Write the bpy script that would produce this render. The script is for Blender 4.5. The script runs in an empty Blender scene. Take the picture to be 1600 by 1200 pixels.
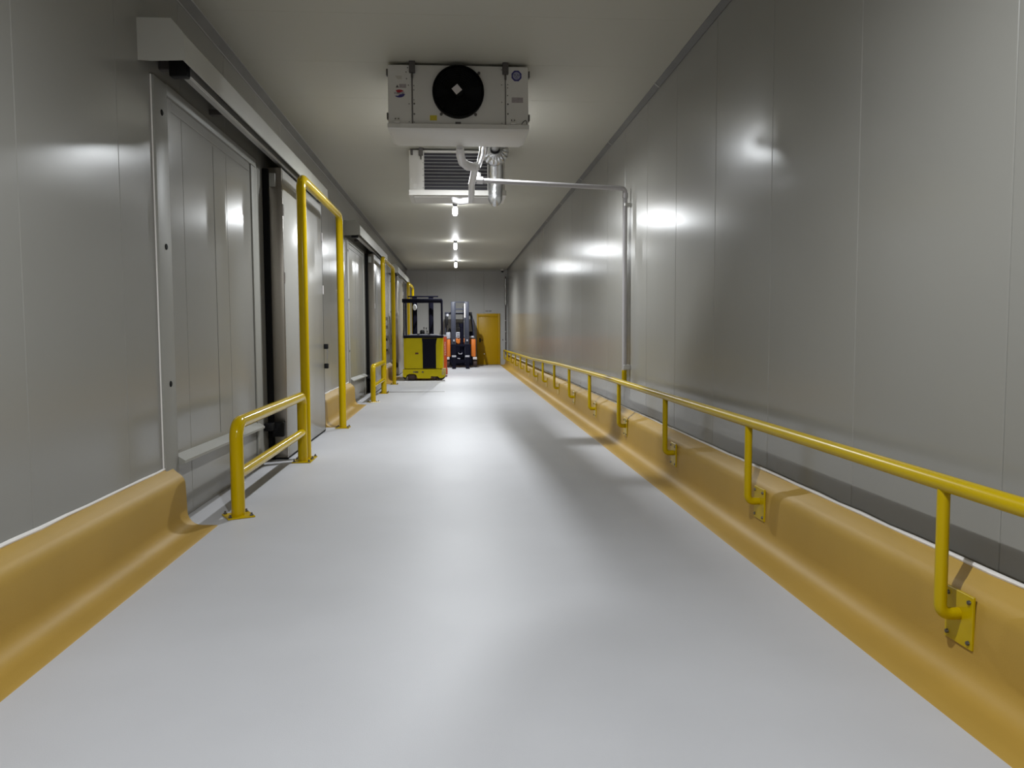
import bpy, bmesh, math, random
from mathutils import Vector, Matrix
random.seed(7)
SC = bpy.context.scene
COL = SC.collection
PI = math.pi

# ---------------------------------------------------------------- camera
CAMZ = 1.3827
def cam_axes(yaw, pitch, roll):
    f = Vector((math.sin(yaw)*math.cos(pitch), math.cos(yaw)*math.cos(pitch), math.sin(pitch)))
    r = Vector((math.cos(yaw), -math.sin(yaw), 0)); u = r.cross(f)
    r2 = r*math.cos(roll) + u*math.sin(roll); u2 = u*math.cos(roll) - r*math.sin(roll)
    return r2, u2, f
_r, _u, _f = cam_axes(0.0688, -0.0669, -0.0043)
cd = bpy.data.cameras.new('camera'); cam = bpy.data.objects.new('camera', cd); COL.objects.link(cam)
cd.sensor_width = 36; cd.lens = 1235.1*36/1600; cd.clip_start = 0.05; cd.clip_end = 200
M = Matrix(((_r.x, _u.x, -_f.x), (_r.y, _u.y, -_f.y), (_r.z, _u.z, -_f.z))).to_4x4()
M.translation = Vector((0, 0, CAMZ)); cam.matrix_world = M
SC.camera = cam

# ---------------------------------------------------------------- world, exposure
w = bpy.data.worlds.new('world'); SC.world = w; w.use_nodes = True
w.node_tree.nodes['Background'].inputs[0].default_value = (0.5, 0.55, 0.6, 1)
w.node_tree.nodes['Background'].inputs[1].default_value = 0.02
vs = SC.view_settings
vs.view_transform = 'Standard'; vs.look = 'None'; vs.exposure = 0.0; vs.gamma = 1.0; vs.use_curve_mapping = False

# lamps: (x, y, watts); the row of ceiling lamps down the middle of the corridor
LAMP_Z = 3.62
LAMPS = [(-0.03, 28.5, 490), (-0.03, 22.3, 400), (-0.02, 15.8, 350), (0.085, 9.5, 400), (-0.02, 1.8, 355), (-0.02, -5.0, 355)]  # last lamp, behind the camera, is unseen and added for fill
LAMP_COL = (0.93, 0.97, 1.0)

# ---------------------------------------------------------------- dimensions
XL, XR, H, YB, YN = -2.048, 2.083, 3.897, 32.5, -6.4
AL, AR = -1.724, 1.736                     # edges of the yellow aprons
T = 0.012                                  # cladding panel thickness

# ---------------------------------------------------------------- materials
def mat(name, col, rough=0.5, metal=0.0, bump=0.0, bscale=40, var=0.0, vscale=3.0, spec=0.5, emit=None, estr=0, coat=0.0, stretch=None, rvar=0.0):
    m = bpy.data.materials.new(name); m.use_nodes = True
    nt = m.node_tree; b = nt.nodes['Principled BSDF']
    b.inputs['Base Color'].default_value = (*col, 1); b.inputs['Roughness'].default_value = rough
    b.inputs['Metallic'].default_value = metal; b.inputs['Specular IOR Level'].default_value = spec
    b.inputs['Coat Weight'].default_value = coat; b.inputs['Coat Roughness'].default_value = 0.08
    tc = nt.nodes.new('ShaderNodeTexCoord'); mp = nt.nodes.new('ShaderNodeMapping')
    nt.links.new(tc.outputs['Object'], mp.inputs[0])
    if stretch: mp.inputs['Scale'].default_value = stretch
    if var > 0 or rvar > 0:
        n = nt.nodes.new('ShaderNodeTexNoise'); n.inputs['Scale'].default_value = vscale; n.inputs['Detail'].default_value = 5
        nt.links.new(mp.outputs[0], n.inputs['Vector'])
        if var > 0:
            r = nt.nodes.new('ShaderNodeMapRange')
            r.inputs['From Min'].default_value = 0.3; r.inputs['From Max'].default_value = 0.7
            r.inputs['To Min'].default_value = 1-var; r.inputs['To Max'].default_value = 1+var*0.5
            nt.links.new(n.outputs['Fac'], r.inputs['Value'])
            mx = nt.nodes.new('ShaderNodeVectorMath'); mx.operation = 'SCALE'; mx.inputs[0].default_value = col
            nt.links.new(r.outputs[0], mx.inputs['Scale']); nt.links.new(mx.outputs[0], b.inputs['Base Color'])
        if rvar > 0:
            r = nt.nodes.new('ShaderNodeMapRange')
            r.inputs['To Min'].default_value = max(0.02, rough-rvar); r.inputs['To Max'].default_value = rough+rvar
            nt.links.new(n.outputs['Fac'], r.inputs['Value']); nt.links.new(r.outputs[0], b.inputs['Roughness'])
    if bump > 0:
        n = nt.nodes.new('ShaderNodeTexNoise'); n.inputs['Scale'].default_value = bscale; n.inputs['Detail'].default_value = 3
        bp = nt.nodes.new('ShaderNodeBump'); bp.inputs['Strength'].default_value = bump; bp.inputs['Distance'].default_value = 0.01
        nt.links.new(mp.outputs[0], n.inputs['Vector']); nt.links.new(n.outputs['Fac'], bp.inputs['Height']); nt.links.new(bp.outputs[0], b.inputs['Normal'])
    if emit:
        b.inputs['Emission Color'].default_value = (*emit, 1); b.inputs['Emission Strength'].default_value = estr
    return m

M_wall = mat('panel_steel', (0.265, 0.258, 0.234), 0.2, bump=0.08, bscale=1.6, stretch=(1, 1, 0.25), spec=0.32, var=0.03, vscale=0.6)
M_wfar_lit = mat('far_wall_light_tint', (0.38, 0.375, 0.36), 0.3, bump=0.05, bscale=1.6, stretch=(1, 1, 0.25), spec=0.3, var=0.03, vscale=0.6)  # paler panel steel: missing light on the far wall put into colour
M_ceil = mat('ceiling_steel', (0.49, 0.475, 0.405), 0.5, bump=0.06, bscale=1.5, spec=0.3)
M_floor = mat('epoxy_floor', (0.545, 0.545, 0.57), 0.5, bump=0.05, bscale=180, var=0.05, vscale=1.1, spec=0.45, rvar=0.06)
M_kerb = mat('yellow_resin', (0.42, 0.26, 0.045), 0.55, bump=0.06, bscale=150, var=0.06, vscale=2.0, spec=0.4)
M_seal = mat('sealant', (0.85, 0.82, 0.79), 0.4, bump=0.1, bscale=30)
M_yel = mat('yellow_paint', (0.55, 0.375, 0.0), 0.16, spec=0.25, var=0.03)
M_yel2 = mat('yellow_paint_rail', (0.48, 0.335, 0.0), 0.3, spec=0.2, var=0.05)
M_bolt = mat('bolt_steel', (0.16, 0.15, 0.14), 0.45, 0.8, var=0.2)
M_ss = mat('stainless', (0.34, 0.31, 0.27), 0.30, 0.95, bump=0.03, bscale=90, stretch=(1, 1, 0.03), var=0.1)
M_alu = mat('aluminium', (0.55, 0.54, 0.52), 0.4, 0.7, var=0.1)
M_trim = mat('corner_trim', (0.10, 0.097, 0.085), 0.5, 0.0, var=0.25, vscale=2)
M_black = mat('black_rubber', (0.004, 0.004, 0.004), 0.7, spec=0.15, var=0.1)
M_blk = mat('black_plastic', (0.006, 0.006, 0.007), 0.5, spec=0.25, var=0.1)
M_door = mat('door_steel', (0.32, 0.313, 0.292), 0.25, spec=0.35, bump=0.05, bscale=1.5, stretch=(1, 1, 0.3), var=0.02)
M_hood = mat('hood_steel', (0.48, 0.475, 0.435), 0.45, spec=0.3, var=0.03)
M_case = mat('casing_steel', (0.30, 0.295, 0.268), 0.45, spec=0.3, var=0.03)
M_unit = mat('unit_white', (0.62, 0.60, 0.56), 0.42, var=0.03, bump=0.02, bscale=8)
M_fan = mat('fan_black', (0.002, 0.002, 0.002), 0.6, spec=0.15, var=0.2)
M_fin = mat('coil_dark', (0.016, 0.014, 0.022), 0.6, 0.0, var=0.3)
M_pipew = mat('pipe_white', (0.72, 0.71, 0.72), 0.4, var=0.05, bump=0.15, bscale=14)
M_pvc = mat('pvc_grey', (0.46, 0.44, 0.45), 0.35, var=0.03)
M_foil = mat('foil', (0.62, 0.62, 0.62), 0.25, 0.95, bump=0.6, bscale=16, var=0.15, vscale=9)
M_brk = mat('bracket', (0.10, 0.09, 0.085), 0.5, 0.4, var=0.1)
M_globe = mat('lamp_globe', (0.9, 0.9, 0.9), 0.3, emit=(0.96, 0.98, 1.0), estr=80, var=0.01)
M_white = mat('label_white', (0.62, 0.58, 0.58), 0.5, var=0.02)
M_greylab = mat('label_grey', (0.34, 0.30, 0.30), 0.6, var=0.15, vscale=60)
M_blue = mat('label_blue', (0.03, 0.025, 0.16), 0.5, var=0.05)
M_red = mat('label_red', (0.35, 0.01, 0.02), 0.5, var=0.05)
M_ylab = mat('label_yellow', (0.55, 0.45, 0.02), 0.5, var=0.05)
M_ink = mat('ink', (0.03, 0.03, 0.03), 0.6, var=0.05)
M_ydoor = mat('door_yellow', (0.42, 0.245, 0.0), 0.4, spec=0.25, bump=0.02, bscale=30, var=0.05)
M_ty = mat('truck_yellow', (0.56, 0.46, 0.0), 0.4, spec=0.2, var=0.06, bump=0.02, bscale=10)
M_tblack = mat('truck_black', (0.004, 0.004, 0.012), 0.6, spec=0.12, var=0.1)
M_tred = mat('truck_red', (0.6, 0.06, 0.01), 0.3, var=0.05)
M_torange = mat('truck_orange', (0.66, 0.17, 0.02), 0.32, var=0.05)
M_tgrey = mat('truck_grey', (0.035, 0.038, 0.055), 0.45, spec=0.3, var=0.1)
M_lgrey = mat('truck_light_grey', (0.42, 0.42, 0.46), 0.4, var=0.05)
M_chrome = mat('chrome', (0.7, 0.7, 0.72), 0.15, 1.0, var=0.02)
M_tyre = mat('tyre', (0.06, 0.035, 0.03), 0.7, bump=0.1, bscale=60, var=0.2)
M_glass = mat('mirror_white', (0.75, 0.76, 0.76), 0.2, var=0.02)

# ---------------------------------------------------------------- mesh helpers
class MB:
    def __init__(s): s.bm = bmesh.new()
    def box(s, x0, x1, y0, y1, z0, z1, bev=0.0, seg=1, mtx=None):
        r = bmesh.ops.create_cube(s.bm, size=1)
        vs_ = r['verts']
        for v in vs_:
            v.co = Vector(((x0+x1)/2+v.co.x*(x1-x0), (y0+y1)/2+v.co.y*(y1-y0), (z0+z1)/2+v.co.z*(z1-z0)))
        if bev > 0:
            es = list({e for v in vs_ for e in v.link_edges})
            o = bmesh.ops.bevel(s.bm, geom=es, offset=bev, segments=seg, affect='EDGES', clamp_overlap=True, profile=0.5)
            if mtx: bmesh.ops.transform(s.bm, matrix=mtx, verts=list({v for f in o['faces'] for v in f.verts}))
        elif mtx: bmesh.ops.transform(s.bm, matrix=mtx, verts=vs_)
        return s
    def tube(s, path, r, seg=16, cap=True, radii=None):
        P = [Vector(p) for p in path]; n = len(P); rings = []
        t0 = (P[1]-P[0]).normalized()
        up = Vector((0, 0, 1)) if abs(t0.z) < 0.9 else Vector((1, 0, 0))
        nrm = (up - t0*up.dot(t0)).normalized()
        for i in range(n):
            if i == 0: t = t0
            elif i == n-1: t = (P[i]-P[i-1]).normalized()
            else: t = ((P[i+1]-P[i]).normalized()+(P[i]-P[i-1]).normalized()).normalized()
            nrm = (nrm - t*nrm.dot(t)).normalized(); bn = t.cross(nrm)
            rr = radii[i] if radii else r
            rings.append([s.bm.verts.new(P[i]+(nrm*math.cos(a)+bn*math.sin(a))*rr) for a in [2*PI*k/seg for k in range(seg)]])
        for a, b in zip(rings, rings[1:]):
            for k in range(seg):
                s.bm.faces.new((a[k], a[(k+1) % seg], b[(k+1) % seg], b[k]))
        if cap:
            s.bm.faces.new(list(reversed(rings[0]))); s.bm.faces.new(rings[-1])
        return s
    def lathe(s, prof, mtx=None, seg=24):
        # prof: list of (r, z) around z axis
        rings = []
        for (r, z) in prof:
            if r < 1e-6: rings.append([s.bm.verts.new((0, 0, z))])
            else: rings.append([s.bm.verts.new((r*math.cos(2*PI*k/seg), r*math.sin(2*PI*k/seg), z)) for k in range(seg)])
        for a, b in zip(rings, rings[1:]):
            if len(a) == 1 and len(b) == 1: continue
            for k in range(seg):
                if len(a) == 1: s.bm.faces.new((a[0], b[k], b[(k+1) % seg]))
                elif len(b) == 1: s.bm.faces.new((a[k], a[(k+1) % seg], b[0]))
                else: s.bm.faces.new((a[k], a[(k+1) % seg], b[(k+1) % seg], b[k]))
        if mtx: bmesh.ops.transform(s.bm, matrix=mtx, verts=[v for r in rings for v in r])
        return s
    def prism(s, pts, axis, a, b):
        # closed outline pts in the plane across axis, pushed from a to b
        def mk(p, t):
            return {'x': (t, p[0], p[1]), 'y': (p[0], t, p[1]), 'z': (p[0], p[1], t)}[axis]
        A = [s.bm.verts.new(mk(p, a)) for p in pts]; B = [s.bm.verts.new(mk(p, b)) for p in pts]
        n = len(pts)
        for k in range(n): s.bm.faces.new((A[k], A[(k+1) % n], B[(k+1) % n], B[k]))
        s.bm.faces.new(list(reversed(A))); s.bm.faces.new(B)
        return s
    def mesh(s, name, sharp=35):
        bmesh.ops.recalc_face_normals(s.bm, faces=s.bm.faces)
        me = bpy.data.meshes.new(name); s.bm.to_mesh(me); s.bm.free()
        me.shade_smooth(); me.set_sharp_from_angle(angle=math.radians(sharp))
        return me
    def build(s, name, m, parent=None, origin=None, sharp=35):
        if origin is not None:
            bmesh.ops.translate(s.bm, verts=s.bm.verts, vec=-Vector(origin))
        me = s.mesh(name, sharp); me.materials.append(m)
        o = bpy.data.objects.new(name, me); COL.objects.link(o)
        if origin is not None: o.location = origin
        if parent is not None: o.parent = parent
        return o

def empty(name, loc, label=None, cat=None, group=None, kind=None):
    o = bpy.data.objects.new(name, None); COL.objects.link(o); o.location = loc; o.empty_display_size = 0.1
    return tag(o, label, cat, group, kind)
def tag(o, label=None, cat=None, group=None, kind=None):
    if label: o['label'] = label
    if cat: o['category'] = cat
    if group: o['group'] = group
    if kind: o['kind'] = kind
    return o
def lab(o, label): o['label'] = label; return o
def copy_tree(o, parent=None):
    c = o.copy(); COL.objects.link(c)
    if parent is not None: c.parent = parent
    for ch in list(o.children):
        if ch.type != 'LIGHT': copy_tree(ch, c)
    return c
def arc(c, a, b, r0, n=6):
    """rounded corner points at c between directions a (incoming) and b (outgoing)"""
    c = Vector(c); a = Vector(a).normalized(); b = Vector(b).normalized()
    p0 = c - a*r0; p1 = c + b*r0; o = p0 + b*r0
    out = []
    for k in range(n+1):
        t = k/n*PI/2
        out.append(o - b*r0*math.cos(t) + a*r0*math.sin(t))
    return out
def text(s, size, m, parent, loc, rot, name='lettering', depth=0.0006, sx=1.0):
    cu = bpy.data.curves.new(name, 'FONT'); cu.body = s; cu.size = size; cu.extrude = depth; cu.align_x = 'CENTER'; cu.align_y = 'CENTER'; cu.resolution_u = 2
    t = bpy.data.objects.new('tmp_text', cu); COL.objects.link(t)
    dg = bpy.context.evaluated_depsgraph_get(); me = bpy.data.meshes.new_from_object(t.evaluated_get(dg))
    bpy.data.objects.remove(t); me.materials.clear(); me.materials.append(m); me.name = name
    o = bpy.data.objects.new(name, me); COL.objects.link(o); o.parent = parent
    o.location = loc; o.rotation_euler = rot; o.scale = (sx, 1, 1)
    return o
RX90 = (PI/2, 0, 0)

# ================================================================ ROOM
def panels(parent, ys, mk, m):
    """cladding panels between the joints ys; pieces of the same width share one mesh"""
    cache = {}
    for a, b in zip(ys, ys[1:]):
        wd = round(b-a, 3)
        if wd not in cache:
            cache[wd] = mk(wd); cache[wd].materials.append(m)
        o = bpy.data.objects.new('panel', cache[wd]); COL.objects.link(o); o.parent = parent; o.location = (0, (a+b)/2, 0)
G = 0.003
# floor
f = tag(MB().box(XL-0.2, XR+0.2, YN-0.2, YB+0.2, -0.1, 0).build('floor', M_floor), 'light grey epoxy floor of the corridor, running to the yellow door', 'floor', kind='structure')
# floor joint / drain slot in front of the yellow truck
MB().box(-1.58, -0.30, 18.13, 18.23, 0.0, 0.004, 0.001).build('drain_slot', M_bolt, f)
# right wall
wr = tag(MB().box(XR+T, XR+0.15, YN, YB, 0, H).build('wall_right', M_wall), 'right wall of glossy off-white steel panels behind the long handrail', 'wall', kind='structure')
ysr = [YN] + [2.87+1.15*k for k in range(-8, 26) if YN+0.2 < 2.87+1.15*k < YB-0.2] + [YB]
panels(wr, ysr, lambda w_: MB().box(XR, XR+T+0.001, -w_/2+G/2, w_/2-G/2, 0.0, H, 0.0035, 1).mesh('panel'), M_wall)
# left wall
wl = tag(MB().box(XL-0.15, XL-T, YN, YB, 0, H).build('wall_left', M_wall), 'left wall of off-white steel panels carrying the sliding doors', 'wall', kind='structure')
ysl = [YN] + [5.05+1.14*k for k in range(-10, 24) if YN+0.2 < 5.05+1.14*k < YB-0.2] + [YB]
panels(wl, ysl, lambda w_: MB().box(XL-T-0.001, XL, -w_/2+G/2, w_/2-G/2, 0.0, H, 0.0035, 1).mesh('panel'), M_wall)
# ceiling
ce = tag(MB().box(XL-0.15, XR+0.15, YN, YB, H+T, H+0.15).build('ceiling', M_ceil), 'low-sheen steel panel ceiling of the corridor', 'ceiling', kind='structure')
ysc = [YN] + [6.5+1.15*k for k in range(-11, 23) if YN+0.2 < 6.5+1.15*k < YB-0.2] + [YB]
panels(ce, ysc, lambda w_: MB().box(XL, XR, -w_/2+G/4, w_/2-G/4, H, H+T+0.001, 0.0012, 1).mesh('panel'), M_ceil)
# far wall
wf = tag(MB().box(XL-0.15, XR+0.15, YB+T, YB+0.15, 0, H).build('wall_far', M_wall), 'far end wall with the yellow door', 'wall', kind='structure')
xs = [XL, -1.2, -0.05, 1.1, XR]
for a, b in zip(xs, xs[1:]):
    MB().box(a+G/2, b-G/2, YB, YB+T+0.001, 0, H, 0.0035, 1).build('panel', M_wfar_lit, wf)
# near wall, behind the camera
wn = tag(MB().box(XL-0.15, XR+0.15, YN-0.15, YN, 0, H).build('wall_near', M_wall), 'end wall behind the viewer', 'wall', kind='structure')

# corner trims between walls and ceiling
def trim(name, pts, a, b, label, axis='y', m=M_trim):
    return tag(MB().prism(pts, axis, a, b).build(name, m), label, 'trim', kind='structure')
c = 0.058
tl_ = trim('trim_1', [(XL, H-c), (XL, H), (XL+c, H), (XL+c, H-0.006), (XL+0.006, H-c)], YN, YB, 'dark angled trim between left wall and ceiling')
MB().prism([(XL+0.004, H-c-0.006), (XL, H-c-0.006), (XL, H-c), (XL+0.008, H-c)], 'y', YN, YB).build('sealant_bead', M_case, tl_)
MB().prism([(XL+c, H-0.005), (XL+c, H), (XL+c+0.008, H), (XL+c+0.006, H-0.004)], 'y', YN, YB).build('sealant_bead', M_case, tl_)
tr_ = trim('trim_2', [(XR, H-0.04), (XR, H), (XR-0.05, H), (XR-0.05, H-0.006), (XR-0.006, H-0.04)], YN, YB, 'dull grey angled trim between right wall and ceiling')
for k in range(13):
    y = 0.6+k*2.5
    MB().prism([(XR, H-0.043), (XR, H), (XR-0.053, H), (XR-0.053, H-0.008), (XR-0.008, H-0.043)], 'y', y, y+0.03).build('joint_cover', M_case, tr_)
trim('trim_3', [(YB, H-0.07), (YB, H), (YB-0.05, H), (YB-0.05, H-0.012), (YB-0.012, H-0.07)], XL+0.06, XR-0.06, 'pale trim between far wall and ceiling', 'x', M_case)

# yellow resin kerbs (coved skirting with a flat apron)
def kerb(name, side, a, b, label, capA=False):
    wx, ax = (XL, AL) if side < 0 else (XR, AR)
    s = 1 if side < 0 else -1
    off = []
    off.append((abs(ax-wx), 0.0)); off.append((abs(ax-wx)-0.004, 0.003)); off.append((0.28, 0.006)); off.append((0.226, 0.0068))
    for k in range(7):                      # lower cove
        t = k/6*PI/2
        off.append((0.215-0.10*math.sin(t), 0.11-0.103*math.cos(t)))
    off.append((0.112, 0.2))
    for k in range(7):                      # rounded top leaning back to the wall
        t = k/6*math.radians(62)
        off.append((0.108-0.10*(1-math.cos(t)), 0.30+0.10*math.sin(t)))
    off.append((0.012, 0.428)); off.append((0.0, 0.432)); off.append((0.0, 0.0))
    pts = [(wx+s*o_[0], o_[1]) for o_ in off]
    k = tag(MB().prism(pts, 'y', a, b).build(name, M_kerb, sharp=50), label, 'kerb', kind='structure')
    # sealant bead
    path = []
    n = max(2, int((b-a)/0.25))
    for i in range(n+1):
        y = a+(b-a)*i/n
        path.append((wx+s*(0.008+random.uniform(-0.001, 0.001)), y, 0.434+random.uniform(-0.003, 0.003)))
    MB().tube(path, 0.011, 8, radii=[random.uniform(0.008, 0.012) for _ in path]).build('sealant_bead', M_seal, k)
    return k
DP = 9.35                                   # door period along the left wall
kerb('baseboard_right', 1, YN, YB, 'yellow resin kerb along the right wall under the handrail')
kerb('baseboard_left', -1, YN, 5.72, 'yellow resin kerb along left wall, nearest stretch')
kerb('baseboard_left', -1, 11.55, 5.72+DP, 'short yellow resin kerb between first and second sliding doors')
kerb('baseboard_left', -1, 20.95, 24.4, 'yellow resin kerb between second and third sliding doors')
kerb('baseboard_left', -1, 30.4, YB, 'yellow resin kerb at the far end of left wall')

# ================================================================ SLIDING DOORS (left wall)
def sliding_door(n, y0, leaf0, label, hood0=None):
    """y0: near edge of the casing; leaf0: near end of the leaf"""
    d = empty('door_%d' % n, (XL, y0, 0), label, 'sliding door', kind='structure')
    def P(mb, name, m, par=d, org=None):
        o = mb.build(name, m, None)
        o.parent = par
        o.matrix_parent_inverse = Matrix.Translation(-Vector((XL, y0, 0))) if par is d else Matrix()
        return o
    e = 0.024
    # casing: near upright, far upright, head, wall strip at its near side
    x1 = XL+e
    cs = P(MB().box(XL, x1, y0, y0+0.24, 0.0, 3.12, 0.004, 2), 'casing_upright', M_case)
    P(MB().box(XL, XL+0.01, y0-0.012, y0, 0.43, 3.12, 0.003, 1), 'sealant_bead', M_seal)
    for z in (2.90, 1.98, 1.02):
        P(MB().lathe([(0, 0.006), (0.018, 0.006), (0.022, 0)], Matrix.Translation((x1, y0+0.13, z)) @ Matrix.Rotation(PI/2, 4, 'Y'), 16), 'plug', M_black, cs)
    P(MB().box(XL, x1, y0+0.24, y0+2.72, 3.05, 3.13, 0.006, 2), 'casing_head', M_case)
    P(MB().box(XL, x1-0.008, y0+2.56, y0+2.78, 0.0, 3.05, 0.004, 2), 'casing_upright', M_case)
    P(MB().box(XL, XL+0.008, y0+0.24, y0+0.36, 0.52, 3.05, 0.003, 1), 'inner_flashing', M_wall)
    P(MB().box(XL, XL+0.008, y0+0.36, y0+2.5, 2.97, 3.05, 0.003, 1), 'inner_flashing', M_wall)
    P(MB().box(XL, XL+0.003, y0+1.350, y0+1.354, 0.52, 2.95, 0.002, 1), 'joint_strip', M_wall)
    # lower guide rail, slightly falling
    mb = MB()
    a, b = y0+0.24, y0+2.62
    for y, z in ((a, 0.455), (b, 0.42)): pass
    A = [mb.bm.verts.new((x, a, z)) for x, z in ((XL, 0.50), (XL+0.07, 0.455), (XL+0.07, 0.435), (XL, 0.41))]
    B = [mb.bm.verts.new((x, b, z)) for x, z in ((XL, 0.465), (XL+0.07, 0.42), (XL+0.07, 0.40), (XL, 0.375))]
    for k in range(4): mb.bm.faces.new((A[k], A[(k+1) % 4], B[(k+1) % 4], B[k]))
    mb.bm.faces.new(A[::-1]); mb.bm.faces.new(B)
    P(mb, 'guide_rail', M_case)
    # leaf
    l0, l1, xb, xf = leaf0, leaf0+2.48, XL+0.068, XL+0.20
    lf = P(MB().box(xb, xf, l0+0.012, l1, 0.02, 3.12, 0.006, 2), 'leaf', M_door)
    P(MB().box(xb-0.002, xf+0.003, l0, l0+0.014, 0.022, 3.122, 0.004, 2), 'steel_edge', M_ss, lf)
    P(MB().box(xf-0.001, xf+0.003, l0+0.002, l0+0.035, 0.022, 3.122, 0.001, 1), 'steel_edge', M_ss, lf)
    P(MB().box(xb, xf+0.004, l0+0.02, l1, 0.004, 0.022, 0.003, 1), 'sweep_seal', M_black, lf)
    P(MB().box(xf, xf+0.003, l0+0.06, l1-0.03, 2.98, 3.10), 'head_band', M_door, lf)
    P(MB().box(XL+0.003, xb, l0-0.012, l0+0.10, 0.03, 3.11, 0.004, 1), 'gasket', M_black, lf)
    P(MB().box(xb-0.01, xf+0.001, l1, l1+0.014, 0.02, 3.11, 0.003, 1), 'gasket', M_black, lf)
    P(MB().box(xb+0.01, xb+0.075, l0-0.035, l0, 2.92, 3.06, 0.006, 2), 'roller_cover', M_case, lf)
    # small white hinge-like clips on front
    for z in (2.62, 1.9):
        P(MB().box(xf, xf+0.012, l0+0.01, l0+0.04, z, z+0.12, 0.003, 1), 'clip', M_white, lf)
        P(MB().box(xf, xf+0.012, l1-0.02, l1+0.01, z, z+0.12, 0.003, 1), 'clip', M_white, lf)
    # handle
    hb = P(MB().tube([(xf+0.05, l1-0.02, 0.90), (xf+0.05, l1-0.02, 1.20)], 0.012, 10), 'handle', M_chrome, lf)
    for z in (0.90, 1.17):
        P(MB().box(xf+0.007, xf+0.062, l1-0.045, l1+0.012, z-0.025, z+0.045, 0.008, 2), 'handle_bracket', M_blk, lf)
    # floor roller bracket at the leading edge
    P(MB().box(XL+0.06, XL+0.19, l0-0.10, l0-0.003, 0.26, 0.42, 0.02, 3).box(XL+0.01, XL+0.10, l0-0.24, l0-0.03, 0.34, 0.42, 0.01, 2), 'roller_bracket', M_blk, lf)
    # hood with slanted top and closed ends
    h0 = hood0 if hood0 is not None else y0-0.2
    h1 = max(y0+5.45, leaf0+2.5)
    zt, zb = 3.41, 3.15
    q = 0.012
    outer = [(XL, zt), (XL+0.215, zt), (XL+0.288, 3.325), (XL+0.295, zb)]
    inner = [(XL+0.295-q, zb), (XL+0.288-q, 3.32), (XL+0.212, zt-q), (XL, zt-q)]
    P(MB().prism(outer+inner, 'y', h0+0.006, h1-0.006), 'hood', M_hood)
    endp = [(XL, zt+0.004), (XL+0.217, zt+0.004), (XL+0.291, 3.328), (XL+0.298, zb), (XL+0.20, zb-0.004), (XL+0.09, zb-0.008), (XL, zb-0.004)]
    P(MB().prism(endp, 'y', h0, h0+0.006), 'hood_end', M_hood)
    P(MB().prism(endp, 'y', h1-0.006, h1), 'hood_end', M_hood)
    # track beam under the hood
    t = P(MB().box(XL+0.13, XL+0.185, h0+0.35, h1-0.1, 3.17, 3.24, 0.006, 1), 'track', M_alu)
    P(MB().box(XL+0.205, XL+0.222, h0+0.35, h1-0.1, 3.15, 3.24, 0.003, 1), 'track_cover', M_alu, t)
    P(MB().box(XL+0.225, XL+0.27, h0+0.30, h1-0.1, 3.20, 3.33, 0.003, 1), 'dark_channel', M_black, t)
    P(MB().box(XL+0.10, XL+0.22, h0+0.27, h0+0.35, 3.13, 3.30, 0.01, 2), 'end_stop', M_blk, t)
    P(MB().box(XL, XL+0.13, h0+0.36, h0+0.42, 3.20, 3.26, 0.006, 1), 'track_bracket', M_brk, t)
    P(MB().box(XL, XL+0.15, (h0+h1)/2-1.4, (h0+h1)/2-1.34, 3.19, 3.24, 0.006, 1), 'track_bracket', M_brk, t)
    P(MB().box(XL, XL+0.15, h1-0.5, h1-0.44, 3.19, 3.24, 0.006, 1), 'track_bracket', M_brk, t)
    return d
sliding_door(1, 5.60, 8.66, 'nearest sliding cold-room door, closed, white leaf with stainless edge under a white hood')
sliding_door(2, 5.60+DP, 8.66+DP, 'second sliding cold-room door from the viewer, closed, beside the small yellow barrier')
sliding_door(3, 5.60+2*DP, 25.0, 'third sliding cold-room door, leaf standing open behind the yellow truck', 24.15)

# ================================================================ FAR YELLOW DOOR
dx0, dx1 = 0.80, 1.755
d4 = empty('door_4', ((dx0+dx1)/2, YB, 0), 'yellow personnel door with yellow frame in the far wall', 'door', kind='structure')
def PD(mb, name, m, par=None):
    o = mb.build(name, m); o.parent = par or d4
    if par is None: o.matrix_parent_inverse = Matrix.Translation(-Vector(d4.location))
    return o
PD(MB().box(dx0, dx0+0.07, YB-0.05, YB, 0, 2.10, 0.006, 2), 'frame_upright', M_ydoor)
PD(MB().box(dx1-0.07, dx1, YB-0.05, YB, 0, 2.10, 0.006, 2), 'frame_upright', M_ydoor)
PD(MB().box(dx0+0.07, dx1-0.07, YB-0.05, YB, 1.97, 2.10, 0.006, 2), 'frame_head', M_ydoor)
lf = PD(MB().box(dx0+0.074, dx1-0.074, YB-0.025, YB-0.001, 0.012, 1.966, 0.004, 2), 'leaf', M_ydoor)
PD(MB().tube([(dx0+0.13, YB-0.03, 1.02), (dx0+0.13, YB-0.075, 1.02), (dx0+0.25, YB-0.08, 1.02)], 0.011, 10), 'lever_handle', M_blk, lf)
PD(MB().box(dx0+0.10, dx0+0.16, YB-0.033, YB-0.024, 0.93, 1.10, 0.003, 1), 'handle_plate', M_blk, lf)
PD(MB().box(dx0+0.28, dx0+0.32, YB-0.034, YB-0.024, 0.44, 0.47, 0.004, 1), 'door_stop', M_chrome, lf)
for z in (0.25, 1.0, 1.75):
    PD(MB().tube([(dx1-0.072, YB-0.03, z), (dx1-0.072, YB-0.03, z+0.1)], 0.008, 8), 'hinge', M_yel, lf)
PD(MB().box(dx0+0.02, dx1-0.02, YB-0.07, YB, 0.0, 0.012, 0.003, 1), 'threshold', M_bolt)
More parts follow.
